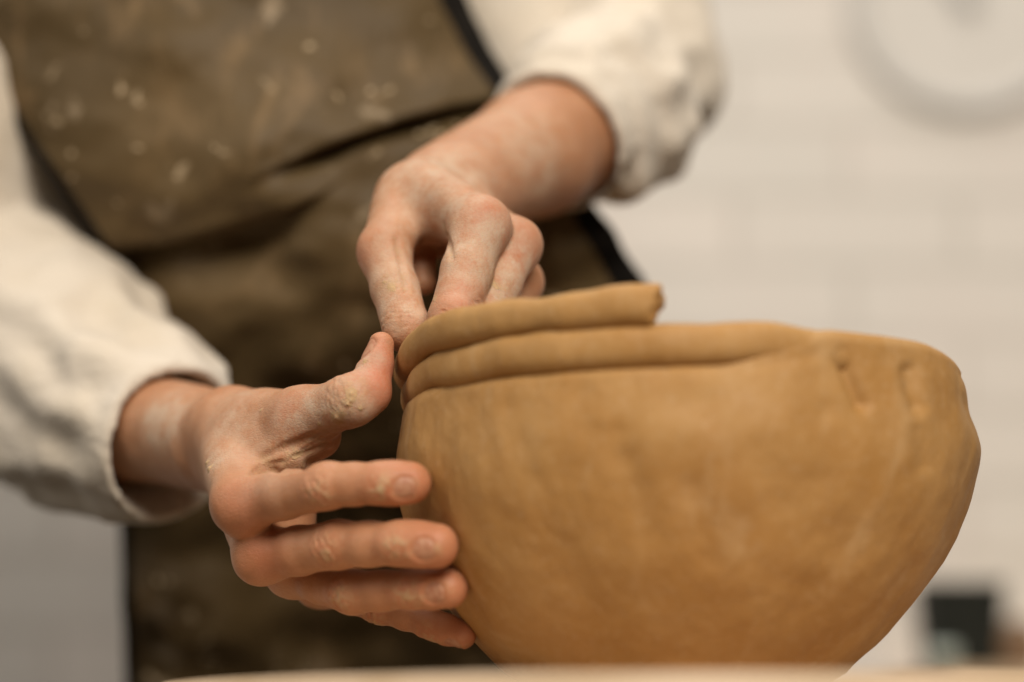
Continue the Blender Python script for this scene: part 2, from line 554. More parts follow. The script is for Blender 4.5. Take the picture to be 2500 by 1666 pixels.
def bowl_wall():
    nphi, no, ni = 900, 190, 50
    phi = np.linspace(-np.pi, np.pi, nphi, endpoint=False)
    zt = ztop(phi)
    rows = []
    for t in np.linspace(0, 1, no):                       # outside, foot to rim
        z = -1.6 * (1 - t) + t * (zt - 6.0)
        rows.append((prof(z), z, np.ones(nphi)))
    Rt = prof(zt - 6.0)
    for a in np.linspace(0, np.pi, 14)[1:]:               # rounded lip
        rows.append((Rt - 5.6 + 5.6 * np.cos(a), zt - 6.0 + 6.0 * np.sin(a), np.full(nphi, 0.8)))
    for t in np.linspace(1, 0, ni)[1:]:                   # inside
        z = 8 + t * (zt - 14.0)
        rows.append((prof(z) - 11.2 - 3 * (1 - t), z, np.full(nphi, 0.2)))
    rows.append((np.full(nphi, 20.0), np.full(nphi, 7.0), np.zeros(nphi)))
    R = np.array([r[0] for r in rows]); Z = np.array([r[1] for r in rows]); W = np.array([r[2] for r in rows])
    PH = np.tile(phi, (len(R), 1))
    nrm = np.stack([np.sin(PH), -np.cos(PH), np.zeros_like(PH)], -1)
    P = np.stack([bowl_cx(Z) + R * np.sin(PH), BY - R * np.cos(PH), Z], -1)
    flat = P.reshape(-1, 3)
    # leaning finger drags plus lumps
    ang = PH.ravel(); zz = Z.ravel()
    q = np.stack([np.sin(ang - zz * 0.0022) * 100, np.cos(ang - zz * 0.0022) * 100, zz * 0.22], 1)
    d = fbm(q, 20, 3, 2) * 0.6 + fbm(flat, 30, 9, 3) * 1.0 + fbm(flat, 8, 21, 2) * 0.18
    px, py, _ = pix(flat)
    front = np.cos(ang) > -0.15
    for a, b, w, dep in gouges:
        d -= np.where(front, dep * np.exp(-(seg2(px, py, a, b) / (w * 1.25)) ** 2), 0)
    # pinched shoulder on the right, below the rim
    right = sstep(math.radians(50), math.radians(85), ang) * (1 - sstep(math.radians(120), math.radians(150), ang))
    d -= right * 2.6 * np.exp(-((zz - 99) / 7.0) ** 2)
    d += right * 1.6 * np.exp(-((zz - 83) / 8.0) ** 2)
    d -= right * 6.0 * sstep(99, 117, zz)
    zz2 = fbm(np.stack([np.sin(ang) * 100, np.cos(ang) * 100, zz * 0], 1), 34, 5, 2) * 1.7 * sstep(88, 116, zz)
    out = flat + nrm.reshape(-1, 3) * (d * W.ravel() * sstep(0, 6, zz))[:, None] + np.stack([0 * zz, 0 * zz, zz2], 1)
    P = out.reshape(P.shape).transpose(1, 0, 2)           # phi-major
    n, m = P.shape[:2]
    v = P.reshape(-1, 3)
    f = grid_faces(n, m, True)
    o = mesh('bowl_wall', v, f, M_CLAY)
    keep_parent(o, bowl)
    return v
BOWLV = bowl_wall()

def coil(ph0, ph1, zc, Rc, rv, rh, seed, end_blend):
    """clay rope lying on the rim from angle ph0 to ph1 (degrees)"""
    n, m = 420, 40
    ph = np.radians(np.linspace(ph0, ph1, n))
    V = []
    s = np.linspace(0, 1, n)
    for i in range(n):
        a = ph[i]
        e = 1.0
        if end_blend[1]:
            e = math.sqrt(max(0.0, 1 - max(0.0, (s[i] - 1 + end_blend[1]) / end_blend[1]) ** 2 * 0.999))
        if end_blend[0]:
            e *= math.sqrt(max(0.0, 1 - max(0.0, (end_blend[0] - s[i]) / end_blend[0]) ** 2 * 0.999))
        dip = -5.5 * sstep(-62, -84, np.degrees(a)) * sstep(-150, -110, np.degrees(a))
        z0 = zc(np.degrees(a)) + dip * (1.0 if seed == 1 else 0.75)
        R0 = Rc(np.degrees(a))
        th = np.linspace(0, 2 * np.pi, m, endpoint=False)
        cx = bowl_cx(z0)
        r = R0 + rh * e * np.sign(np.cos(th)) * np.abs(np.cos(th)) ** 0.85
        z = z0 + rv * e * np.sign(np.sin(th)) * np.abs(np.sin(th)) ** 0.85
        V.append(np.stack([cx + r * np.sin(a), BY - r * np.cos(a), z, th * 0 + 1], -1)[:, :3])
    V = np.array(V)
    C = V.mean(1, keepdims=True)
    N = V - C
    N /= np.linalg.norm(N, axis=2, keepdims=True) + 1e-6
    flat = V.reshape(-1, 3)
    d = fbm(flat, 24, 40 + seed, 2) * 1.0 + noise(flat, 12, 50 + seed) * 0.4 + fbm(flat, 8, 60 + seed, 2) * 0.14
    V = V + N * d.reshape(V.shape[:2] + (1,))
    tang = np.stack([np.cos(ph), np.sin(ph), 0 * ph], -1)[:, None, :]          # torn, uneven end
    tear = (fbm(np.stack([V[..., 2] * 1.0, (V - C)[..., 1], V[..., 2] * 0], -1), 5, 90 + seed, 2) * 2.2 + (V[..., 2] - C[..., 2]) * 0.16)
    V = V + tang * (tear * sstep(0.965, 1.0, s)[:, None])[..., None] * (1 if seed == 1 else 0)
    v = V.reshape(-1, 3)
    nv = len(v)
    f = [((i) * m + j, (i) * m + (j + 1) % m, (i + 1) * m + (j + 1) % m, (i + 1) * m + j) for i in range(n - 1) for j in range(m)]
    v = np.concatenate([v, V[0].mean(0, keepdims=True), V[-1].mean(0, keepdims=True)])
    f = np.array(f)
    o = mesh('coil', v, f, M_CLAY)
    keep_parent(o, bowl)
    return v

c2 = coil(-185, 52, lambda p: 109.2 + 1.6 * math.exp(-((p - 9) / 9.0) ** 2), lambda p: 101.4 - 5.5 * float(sstep(-2, 33, p)), 7.5, 6.9, 2, (0.02, 0.2))
c1 = coil(-182, -9.6, lambda p: 122.3 + 0.8 * float(sstep(-30, -10, p)), lambda p: 103.6 + 2.0 * float(sstep(-55, -85, p)), 7.2, 7.0, 1, (0.02, 0.009))

# ------------------------------------------------------------------ the potter: body
person = empty('person', at(850, 1666, 1230))
tag(person, 'person in cream shirt and stained brown apron shaping the clay bowl', 'person')

def pts(*a):
    return [at(*q) for q in a]

def joint_frame(j, prev, nxt, dorsal_px):
    """axis along the finger and the outward (dorsal) direction at a joint"""
    ax = unit(nxt - prev)
    d = np.asarray(dorsal_px, float)
    d = np.array([d[0], d[2] * cP + d[1] * sP, d[2] * sP - d[1] * cP])   # (right, down, away) -> world
    d = unit(d - ax * (d @ ax))
    return j, ax, d, np.cross(ax, d)

class Hand:
    def __init__(s):
        s.palm = []; s.fingers = []; s.wrinkles = []; s.creases = []; s.nails = []; s.bumps = []
        s.red = []; s.dust = []; s.clay = []; s.carve = True; s.kf = 6.5
    def F(s, P):
        c = P.mean(0, keepdims=True)
        R = float(np.sqrt(((P - c) ** 2).sum(1).max())) + 20.0     # skip limbs far from this batch
        far = np.full(len(P), 60.0, P.dtype)
        palm = None
        for a, b, r1, r2, n, q, k in s.palm:
            if cap(c, a, b, r1, r2)[0] > R: continue
            g = cap(P, a, b, r1, r2, n, q)
            palm = g if palm is None else smin(palm, g, k)
        if palm is None: palm = far
        fing = far
        for p, r, k, kj in s.fingers:
            if chain(c, p, r, kj)[0] > R: continue
            fing = smin(fing, chain(P, p, r, kj), 0.7)
        out = far if (palm is far and fing is far) else smin(palm, fing, s.kf)
        if out is far: return far.copy()
        out = out.copy()
        for a, b, r, k in s.bumps:
            if cap(c, a, b, r, r)[0] > R: continue
            out = smin(out, cap(P, a, b, r, r), k)
        for line, r, k in s.creases:
            if chain(c, line, r, 0.3)[0] > R: continue
            g = chain(P, line, r, 0.3)
            out = smax(out, -g, k)
        near = np.abs(out) < 6
        if near.any():
            Q = P[near]; add = np.zeros(len(Q))
            for (c, ax, dn, lat), amp, hw, tl, curv in s.wrinkles:
                q = Q - c
                m = (q * q).sum(1) < 400
                if not m.any(): continue
                t = q[m] @ ax; l = q[m] @ lat; h = q[m] @ dn
                win = sstep(0.5, 4.0, h) * np.exp(-(l / hw) ** 4)
                t = t + noise(Q[m], 2.6, 44) * 0.9
                win = win * (0.65 + 0.55 * noise(Q[m], 3.5, 47))
                g = 0
                for ti, ai, ci in tl:
                    g = g + ai * np.exp(-((t - ti - ci * l * l + 0.5 * np.sin(l * 1.1 + ti * 2)) / 0.48) ** 2)
                add[m] += amp * win * g
            for (c, ax, dn, lat), wl, ll, rr in (s.nails if s.carve else []):
                q = Q - c
                m = (q * q).sum(1) < 200
                if not m.any(): continue
                t = q[m] @ ax / ll; l = q[m] @ lat / wl; h = q[m] @ dn
                e = np.where(t > 0, (np.abs(l) ** 3 + np.abs(t * 0.95) ** 3) ** (1 / 3), np.sqrt(l * l + t * t))
                w = sstep(-4.5, -2.0, h)
                add[m] += w * (0.55 * sstep(1.12, 0.85, e) - 0.22 * np.exp(-((e - 1.3) / 0.22) ** 2) * sstep(0.9, 0.3, t))
            add += noise(Q, 5.0, 5) * 0.10 + noise(Q, 11.0, 8) * 0.16
            out[near] += add
        return out
    def masks(s, V):
        r = np.zeros(len(V)); d = np.zeros(len(V)); c = np.zeros(len(V))
        for lst, arr in ((s.red, r), (s.dust, d), (s.clay, c)):
            for p, rad, a in lst:
                arr += a * np.exp(-(((V - p) ** 2).sum(1)) / rad ** 2)
        return np.clip(np.stack([r, d, c], 1), 0, 1)

PIPW = [(-5.4, 0.45, 0.04), (-3.7, 0.7, 0.03), (-2.0, 0.9, 0.012), (-0.4, 1.0, 0.0), (1.2, 0.9, -0.012), (2.9, 0.7, -0.028), (4.8, 0.45, -0.04)]
DIPW = [(-1.2, 0.8, 0.01), (0.7, 0.9, -0.01), (2.2, 0.5, -0.02)]

def add_finger(h, P, rad, dors, nail=None, k=7.0, kj=2.5, wr=True, nail_shift=0.0):
    """P: MCP, PIP, DIP, TIP points; dors: dorsal direction (right, down, away)"""
    # extra ring in each phalanx so it waists between the joints
    q = [P[0]]; r = [rad[0]]
    for i in range(1, len(P)):
        q.append((P[i - 1] + P[i]) / 2); r.append((rad[i - 1] + rad[i]) / 2 - (0.3 if i < len(P) - 1 else -0.1))
        q.append(P[i]); r.append(rad[i])
    h.fingers.append((q, r, k, kj))
    if wr:
        for i in range(1, len(P) - 1):
            fr = joint_frame(P[i], P[i - 1], P[i + 1], dors)
            h.wrinkles.append((fr, 0.34 if i == 1 else 0.22, rad[i] * 0.85, rad[i], 0)
                              if False else (fr, 0.85 if i == 1 else 0.55, rad[i] * 0.85, PIPW if i == 1 else DIPW, 0))
            h.bumps.append((P[i] + fr[2] * rad[i] * 0.34 - fr[1] * 2.5, P[i] + fr[2] * rad[i] * 0.34 + fr[1] * 1.5, rad[i] * 0.66, 3.0))
            h.red.append((P[i] + fr[2] * rad[i], 8, 0.35))
            h.clay.append((P[i] + fr[2] * rad[i] + fr[1] * 1.5, 5.5, 0.8))
    tip, pr = P[-1], P[-2]
    ax, dn, lat = joint_frame(tip, pr, tip, dors)[1:]
    h.red.append((tip, 11, 0.5))
    if nail:
        wl, ll = nail
        c = tip - ax * (2.2 - nail_shift) + dn * (rad[-1] - 0.4)
        h.nails.append(((c, ax, dn, lat), wl, ll, rad[-1]))
        h.clay.append((c - ax * ll * 1.6, 3.5, 0.42)); h.clay.append((c + ax * ll * 0.9, 3.2, 0.7))

# ---------------- right hand of the potter (left in the photo), gripping the bowl from outside
RH = Hand()
wr = at(528, 1078, 962)
fore = at(300, 1035, 1035)
R_fore = at(120, 900, 1090)
R_elb = at(-120, 720, 1155)
n_fl = unit(np.array([0.25, -0.6, 0.75]))       # forearm flat direction
RH.palm = [
    (wr, fore, 20.5, 23.5, None, 1, 5),
    (fore, R_fore, 23.5, 30, None, 1, 8),
    (at(560, 1050, 946), at(588, 1233, 886), 14.5, 10.3, None, 1, 8),      # metacarpals: index
    (at(560, 1090, 955), at(640, 1358, 893), 14.5, 9.8, None, 1, 9),       # middle
    (at(585, 1105, 966), at(712, 1395, 911), 13.5, 9.2, None, 1, 8),       # ring
    (at(610, 1115, 972), at(778, 1425, 930), 13, 8.6, None, 1, 8),         # little
    (at(640, 1130, 950), at(700, 1250, 918), 14, 11, None, 1, 12),         # palm filling
    (at(575, 1045, 945), at(738, 1022, 904), 15.0, 11.0, None, 1, 9),      # thumb metacarpal and muscle
    (at(630, 1060, 925), at(700, 1110, 905), 13, 10, None, 1, 9),          # first web muscle
    (at(720, 1075, 912), at(790, 1075, 906), 8, 6, None, 1, 7),            # web
]
dorR = (-0.15, 0.1, -1.0)
add_finger(RH, pts((590, 1232, 886), (800, 1186, 860), (930, 1180, 852), (1002, 1180, 852)), [10.0, 8.2, 7.3, 7.4], (0.05, 0.2, -1), (4.3, 4.4))
add_finger(RH, pts((640, 1358, 893), (826, 1330, 868), (980, 1327, 852), (1064, 1333, 848)), [9.6, 8.7, 7.9, 7.9], (0.1, 0.12, -1), (4.4, 4.4))
add_finger(RH, pts((712, 1395, 911), (862, 1446, 880), (1008, 1439, 864), (1094, 1437, 857)), [9.0, 7.9, 7.1, 7.1], (0.12, 0.1, -1), (4.2, 4.3))
add_finger(RH, pts((778, 1425, 930), (930, 1480, 903), (1055, 1524, 888), (1130, 1552, 882)), [8.0, 6.2, 5.3, 5.0], (-0.1, 0.85, -0.6), (3.4, 3.8))
# thumb: metacarpal end, joint, bent-back tip
TH = pts((738, 1022, 904), (862, 979, 886), (899, 956, 889), (918, 893, 894), (930, 843, 897))
RH.fingers.append((TH, [10.8, 8.9, 7.7, 5.7, 4.9], 9.0, 4.0))
fr = joint_frame(at(856, 978, 884), TH[0], at(895, 935, 884), (-0.35, -0.8, -0.5))
RH.wrinkles.append((fr, 0.5, 9, [(-5.2, 0.7, 0.02), (-3.0, 1.0, 0.01), (-0.8, 1.2, 0), (1.4, 0.9, -0.01), (3.2, 0.6, -0.02)], 0))
thn = joint_frame(TH[4], TH[3], TH[4], (-1.0, -0.45, -0.35))
RH.nails.append(((TH[4] - thn[1] * 4.0 + thn[2] * 4.9, thn[1], thn[2], thn[3]), 4.2, 5.0, 5.0))
RH.red += [(at(930, 880, 880), 11, 0.95), (at(925, 960, 876), 11, 0.6), (at(590, 1240, 876), 12, 0.5), (at(640, 1370, 884), 11, 0.5), (at(700, 1000, 892), 9, 0.35)]
RH.dust += [(at(560, 1000, 930), 16, 0.7), (at(520, 1100, 930), 14, 0.5), (at(520, 1150, 920), 9, 0.6), (at(760, 1010, 892), 15, 0.7), (at(830, 1000, 880), 13, 0.8),
            (at(700, 1080, 900), 16, 0.5), (at(385, 1015, 985), 11, 1.6), (at(410, 1030, 978), 10, 1.4), (at(900, 880, 880), 9, 0.7), (at(650, 1170, 880), 14, 0.35),
            (at(860, 1030, 880), 10, 0.5)]
RH.clay += [(at(860, 965, 876), 6, 0.5), (at(880, 910, 876), 6, 0.5), (at(825, 1020, 882), 6, 0.7), (at(510, 1140, 925), 4, 1.0), (at(720, 1130, 895), 6, 0.6)]
RH.bumps += [(at(392, 1030, 993), at(420, 1035, 985), 10.5, 8.0),          # end of the ulna
             (at(846, 974, 886), at(836, 980, 888), 7.5, 4.0)]

# ---------------- left hand of the potter (right in the photo), inside the bowl
LH = Hand()
wl = at(1082, 478, 982)
L_fore = at(1302, 374, 1048)
L_mid = at(1440, 295, 1105)
L_elb = at(1565, 190, 1165)
LH.palm = [
    (wl, L_fore, 21, 26.5, None, 1, 6),
    (L_fore, L_mid, 26.5, 30, None, 1, 8),
    (at(1050, 490, 974), at(1172, 552, 917), 13.5, 10.6, None, 1, 9),
    (at(1085, 500, 980), at(1255, 600, 932), 14, 9.8, None, 1, 7),
    (at(1110, 520, 986), at(1262, 690, 950), 13, 9.2, None, 1, 8),
    (at(1125, 540, 990), at(1240, 750, 966), 12, 8.4, None, 1, 8),
    (at(992, 486, 962), at(938, 612, 930), 13.0, 9.2, None, 1, 12),        # thumb metacarpal
    (at(1025, 485, 958), at(1078, 522, 944), 11, 9, None, 1, 9),         # web muscle
    (at(1120, 570, 968), at(1165, 660, 955), 11, 10, None, 1, 7),
    (at(1010, 560, 964), at(1034, 690, 952), 8, 5, None, 1, 5),           # fold of the thumb web         # palm
]
dL = (0.1, -0.1, -1)
add_finger(LH, pts((1172, 552, 917), (1106, 782, 893), (1102, 880, 918), (1105, 930, 932)), [10.6, 9.2, 8.2, 7.2], (0.15, -0.1, -1), None, 6.0)
add_finger(LH, pts((1255, 600, 932), (1172, 790, 905), (1135, 900, 916), (1110, 965, 925)), [9.8, 9.0, 8.2, 7.2], (0.15, -0.1, -1), None, 5.0)
add_finger(LH, pts((1262, 690, 950), (1205, 850, 925), (1160, 950, 920), (1130, 1000, 922)), [9.2, 8.2, 7.6, 7.0], (0.15, -0.1, -1), None, 5.0)
add_finger(LH, pts((1240, 750, 966), (1210, 880, 950), (1170, 960, 945), (1150, 1000, 945)), [8.2, 7.2, 6.6, 6.2], (0.15, -0.1, -1), None, 5.0)
add_finger(LH, pts((938, 614, 930), (992, 802, 905), (1036, 850, 934), (1068, 858, 950)), [9.4, 8.9, 7.6, 6.8], (-0.35, 0.05, -1), None, 7.0, wr=False)
fr = joint_frame(at(986, 800, 905), at(938, 614, 930), at(1020, 860, 905), (-0.35, 0.1, -1))
LH.wrinkles.append((fr, 0.9, 8, PIPW, 0))
fr = joint_frame(at(1112, 742, 893), at(1172, 552, 917), at(1080, 870, 893), (0.15, -0.1, -1))
LH.wrinkles.append((fr, 0.18, 8, [(-6, 0.6, 0.02), (-4.5, 0.5, 0.02), (5.5, .5, -.02)], 0))
LH.red += [(at(1195, 520, 905), 12, 0.55), (at(1280, 590, 920), 11, 0.5), (at(870, 640, 925), 11, 0.5), (at(1130, 720, 884), 10, 0.5),
           (at(1200, 440, 985), 18, 0.15), (at(1285, 680, 940), 9, .4)]
LH.dust += [(at(1120, 620, 905), 26, 0.65), (at(1230, 660, 915), 20, 0.9), (at(920, 660, 918), 20, 0.55), (at(1000, 430, 955), 24, 0.7), (at(1150, 430, 990), 22, 0.8),
            (at(1280, 320, 1020), 26, 0.7), (at(960, 760, 900), 12, 0.7), (at(1100, 480, 940), 20, 0.5), (at(1280, 690, 935), 14, 0.6), (at(1320, 470, 1020), 16, 0.6)]
LH.clay += [(at(955, 700, 912), 5, 0.7), (at(1085, 560, 912), 5, 0.6), (at(1205, 690, 905), 8, 0.5), (at(1060, 735, 893), 3, 0.9)]
LH.bumps += [(at(1030, 455, 958), at(1100, 490, 932), 7.0, 9.0)]

def snap(h, px, py, d0=830, d1=1080):
    """first skin point seen through a photo pixel"""
    d = np.arange(d0, d1, 0.4)
    f = h.F(np.stack(at(px, py, d), -1))
    i = np.argmax(f < 0)
    return at(px, py, d[i])

def skin_lines(h, lines):
    new = []
    for line, rad, k in lines:
        P = np.array(line, float)
        t = np.linspace(0, len(P) - 1, 4 * (len(P) - 1) + 1)
        xs, ys = np.interp(t, range(len(P)), P[:, 0]), np.interp(t, range(len(P)), P[:, 1])
        rr = np.interp(t, range(len(rad)), rad)
        P3 = [snap(h, x, y) for x, y in zip(xs, ys)]
        h.clay += [(q, 2.2, 0.4) for q in P3[::2]]
        new.append((P3, list(rr), k))
    h.creases += new

def crumbs(h, spots):
    for x, y, r in spots:
        p = snap(h, x, y)
        q = p + rng.normal(0, 1, 3) * r * 0.9
        h.bumps.append((p, q, r, 0.35))
        h.clay.append(((p + q) / 2, r * 2.2, 3.0))

skin_lines(RH, [
    (((822, 1050), (765, 1068), (705, 1090), (668, 1104), (640, 1118)), (1.2, 1.2, 0.9, 0.5, 0.2), 3.0),
    (((800, 1108), (745, 1140), (700, 1150), (660, 1148), (620, 1158)), (1.3, 1.3, 0.9, 0.5, 0.2), 3.0),
    (((796, 1085), (750, 1106), (715, 1116)), (0.9, 0.8, 0.3), 1.6),
    (((818, 1062), (780, 1078), (740, 1100)), (0.7, 0.6, 0.3), 1.6),
    (((688, 1128), (640, 1138), (606, 1160)), (0.5, 0.4, 0.2), 1.6),
])
skin_lines(LH, [
    (((1084, 552), (1090, 575), (1097, 600), (1104, 630)), (0.6, 0.7, 0.45, 0.15), 2.4),
    (((968, 585), (978, 640), (992, 710)), (0.5, 0.6, 0.3), 2.5),
])
for h in (RH, LH):
    for lst in (h.dust, h.red):
        for i, (p, rad, a) in enumerate(lst):
            x, y, d = pix(p)
            q = snap(h, float(x), float(y))
            if abs(pix(q)[2] - d) < 40: lst[i] = (q, rad, a)
crumbs(RH, [(858, 962, 0.8), (852, 985, 0.5), (822, 1018, 0.9), (826, 1026, 0.6), (506, 1130, 0.6), (511, 1144, 0.7), (860, 975, 0.4), (880, 1000, 0.4),
            (892, 880, 0.5), (840, 1010, 0.4), (640, 1000, 0.35), (780, 1035, 0.4)])
crumbs(LH, [(955, 702, 0.6), (962, 706, 0.4), (1205, 695, 0.5), (1216, 705, 0.4), (940, 690, 0.35)])

def hand_mesh(h, h_step, lo, hi):
    v, f = surface(h.F, lo, hi, h_step)
    return v, f, h.masks(v)

def bounds(h, pad=14):
    P = []
    for a, b, *_ in h.palm: P += [a, b]
    for p, *_ in h.fingers: P += list(p)
    P = np.array(P)
    return P.min(0) - pad - 18, P.max(0) + pad + 18

STEP = 0.66
lo, hi = bounds(RH); v1, f1, m1 = hand_mesh(RH, STEP, lo, hi)
lo, hi = bounds(LH); v2, f2, m2 = hand_mesh(LH, STEP, lo, hi)

# torso and upper arms, under the clothes
TORSO = pts((560, -760, 1235), (760, 300, 1235), (900, 1000, 1300), (920, 1900, 1370))
R_sho, L_sho = at(-520, -480, 1265), at(1400, -640, 1265)
def torso_F(P):
    f = chain(P, TORSO, [92, 88, 84, 96], 40)
    f = smin(f, cap(P, R_sho, L_sho, 45, 45), 40)
    for s, e, m in ((R_sho, R_elb, R_fore), (L_sho, L_elb, L_mid)):
        f = smin(f, chain(P, [s, e, m], [42, 27, 24], 10), 12)
    return f
allp = np.array(TORSO + [R_sho, L_sho, R_elb, L_elb])
v3, f3 = surface(torso_F, allp.min(0) - 120, allp.max(0) + 120, 7.0, 10)
body_v = np.concatenate([v1, v2, v3])
body_f = np.concatenate([f1, f2 + len(v1), f3 + len(v1) + len(v2)])
body = mesh('body', body_v, body_f, M_SKIN, None, np.concatenate([m1, m2, np.zeros((len(v3), 3))]))
keep_parent(body, person)

def nail_mesh(h, fr, wl, ll, rr):
    c, ax, dn, lat = fr
    n = 15
    u = np.linspace(-1, 1, n)
    A, Bq = np.meshgrid(u, u, indexing='ij')
    a = (A * np.sqrt(1 - Bq * Bq / 2)).ravel(); b = (Bq * np.sqrt(1 - A * A / 2)).ravel()
    V = c + np.outer(b * ll * 1.0, ax) + np.outer(a * wl * 1.0, lat)
    h.carve = False
    lo_, hi_ = np.full(len(V), -7.0), np.full(len(V), 7.0)      # find the skin along the outward direction
    for _ in range(24):
        mid = (lo_ + hi_) / 2
        ins = h.F(V + mid[:, None] * dn) < 0
        lo_ = np.where(ins, mid, lo_); hi_ = np.where(ins, hi_, mid)
    h.carve = True
    e2 = a * a + b * b
    z = lo_ - 0.36 - 0.4 * np.clip(e2, 0, 1.2) ** 4 + 0.25 * b
    return V + z[:, None] * dn, grid_faces(n, n)
for h in (RH, LH):
    for fr, wl_, ll_, rr in h.nails:
        v, f = nail_mesh(h, fr, wl_, ll_, rr)
        o = mesh('fingernail', v, f, M_NAIL)
        o.parent = body

# ------------------------------------------------------------------ shirt
cuffR = at(428, 1085, 1002); cuffRd = unit(at(120, 900, 1090) - cuffR)
cuffL = at(1352, 345, 1066); cuffLd = unit(at(1500, 235, 1120) - at(1290, 385, 1045))
def shirt_F(P):
    t = chain(P, TORSO[:3], [99, 95, 91], 40)
    t = smin(t, cap(P, R_sho, L_sho, 52, 52), 40)
    t = smin(t, cap(P, at(1215, -160, 1195), at(1300, 170, 1180), 42, 36), 14)
    t = smin(t, cap(P, at(20, 200, 1200), at(270, 650, 1190), 42, 36), 14)
    # right sleeve (left in the photo)
    a = chain(P, [cuffR - cuffRd * 50, cuffR, cuffR + cuffRd * 40, at(120, 895, 1092), R_elb], [30, 31, 40, 56, 60], 12)
    a = smin(a, cap(P, at(345, 1165, 1020), at(180, 1110, 1060), 17, 26), 14)      # slack hanging under the cuff
    al = (P - cuffR) @ cuffRd
    q = np.stack([P[:, 0] * 0.9 + P[:, 2] * 0.5, P[:, 1] * 0.5, P[:, 2] - P[:, 0] * 0.5], 1)
    wv = fbm(q, 34, 77, 3)
    e1 = unit(np.cross(cuffRd, [0, 0, 1.0])); e2 = np.cross(cuffRd, e1)
    q2 = P - cuffR
    an = np.arctan2(q2 @ e2, q2 @ e1)
    gath = np.sin(an * 9 + 2.2 * noise(P, 45, 15) + al * 0.012) * (0.6 + 0.6 * noise(P, 50, 16))
    a = a + (wv * 2.4 + (np.abs(noise(q, 30, 81)) - 0.35) * 4.2 + (np.abs(noise(q, 15, 83)) - 0.35) * 1.6) * sstep(-2, 22, al) + gath * 2.6 * sstep(2, 26, al) * (1 - sstep(70, 130, al))
    a = smax(a, -al + noise(P, 30, 3) * 3, 2.0)
    inn = chain(P, [cuffR - cuffRd * 60, cuffR, cuffR + cuffRd * 45], [28.5, 28.5, 26], 4)
    inn = smin(inn, cap(P, cuffR - cuffRd * 40 + np.array([-4, 0, -15.]), cuffR + cuffRd * 30 + np.array([-2, 0, -12.]), 18, 16), 8)
    a = smax(a, -inn, 1.2)
    ua = chain(P, [R_elb, at(-225, 330, 1128), R_sho], [61, 60, 56], 10)
    a = smin(a, ua + wv * 2.5, 4)
    # left sleeve (right in the photo)
    b = chain(P, [cuffL - cuffLd * 60, cuffL, at(1455, 265, 1105), L_elb], [30, 30.5, 38, 36], 12)
    b = smin(b, cap(P, at(1520, 425, 1085), at(1590, 330, 1115), 11, 19), 12)
    bl = (P - cuffL) @ cuffLd
    q = np.stack([P[:, 0] + P[:, 2] * 0.4, P[:, 1] * 0.5, P[:, 2] - P[:, 0] * 0.3], 1)
    wv = fbm(q, 30, 99, 3)
    e1 = unit(np.cross(cuffLd, [0, 0, 1.0])); e2 = np.cross(cuffLd, e1)
    q2 = P - cuffL
    an = np.arctan2(q2 @ e2, q2 @ e1)
    b = b + (wv * 2.6 + (np.abs(noise(q, 26, 91)) - 0.35) * 4.5 + (np.abs(noise(q, 13, 93)) - 0.35) * 1.6) * sstep(-2, 18, bl) + np.sin(an * 8 + 2.5 * noise(P, 40, 25) + bl * 0.02) * 1.8 * sstep(25, 45, bl) * (1 - sstep(80, 130, bl))
    for k in range(3):                                     # rolled layers at the cuff
        g = bl - (16 + 20 * k)
        b = b - 1.8 * np.exp(-((g - 6) / 6) ** 2) + 1.6 * np.exp(-((g + 4) / 3) ** 2)
    b = smax(b, -bl + noise(P, 34, 6) * 2, 2.0)
    inn = chain(P, [cuffL - cuffLd * 60, cuffL, cuffL + cuffLd * 45], [27.2, 27.2, 25], 4)
    inn = smin(inn, cap(P, cuffL - cuffLd * 40 + np.array([6, 0, -9.]), cuffL + cuffLd * 25 + np.array([6, 0, -9.]), 22, 20), 6)
    b = smax(b, -inn, 1.2)
    ub = chain(P, [L_elb, at(1455, -150, 1210), L_sho], [38, 48, 56], 10)
    b = smin(b, ub + wv * 2.5, 9)
    t = t + fbm(P, 60, 12, 2) * 4
    return smin(smin(t, a, 6), b, 6)
v, f = surface(shirt_F, allp.min(0) - np.array([140, 260, 140]), allp.max(0) + np.array([140, 130, 130]), 3.2, 8)
keep_parent(mesh('shirt', v, f, M_SHIRT), person)

# ------------------------------------------------------------------ trousers
def trousers_F(P):
    a = chain(P, [at(830, 1150, 1335), at(640, 2000, 1370)], [72, 66], 30)
    b = chain(P, [at(1000, 1150, 1335), at(1230, 2000, 1370)], [72, 66], 30)
    f = smin(smin(a, b, 25), cap(P, TORSO[2], at(910, 1200, 1330), 93, 96), 30)
    f = smax(f, P[:, 2] - at(900, 980, 1300)[2], 4)
    return f + fbm(P, 50, 61, 2) * 3
tv = np.array(pts((500, 900, 1200), (1400, 2000, 1480)))
v, f = surface(trousers_F, tv.min(0) - 90, tv.max(0) + 90, 6.0, 10)
keep_parent(mesh('trousers', v, f, mat_plain('dark_cotton', (0.012, 0.012, 0.010), (0.022, 0.02, 0.015), 30, 0.9)), person)

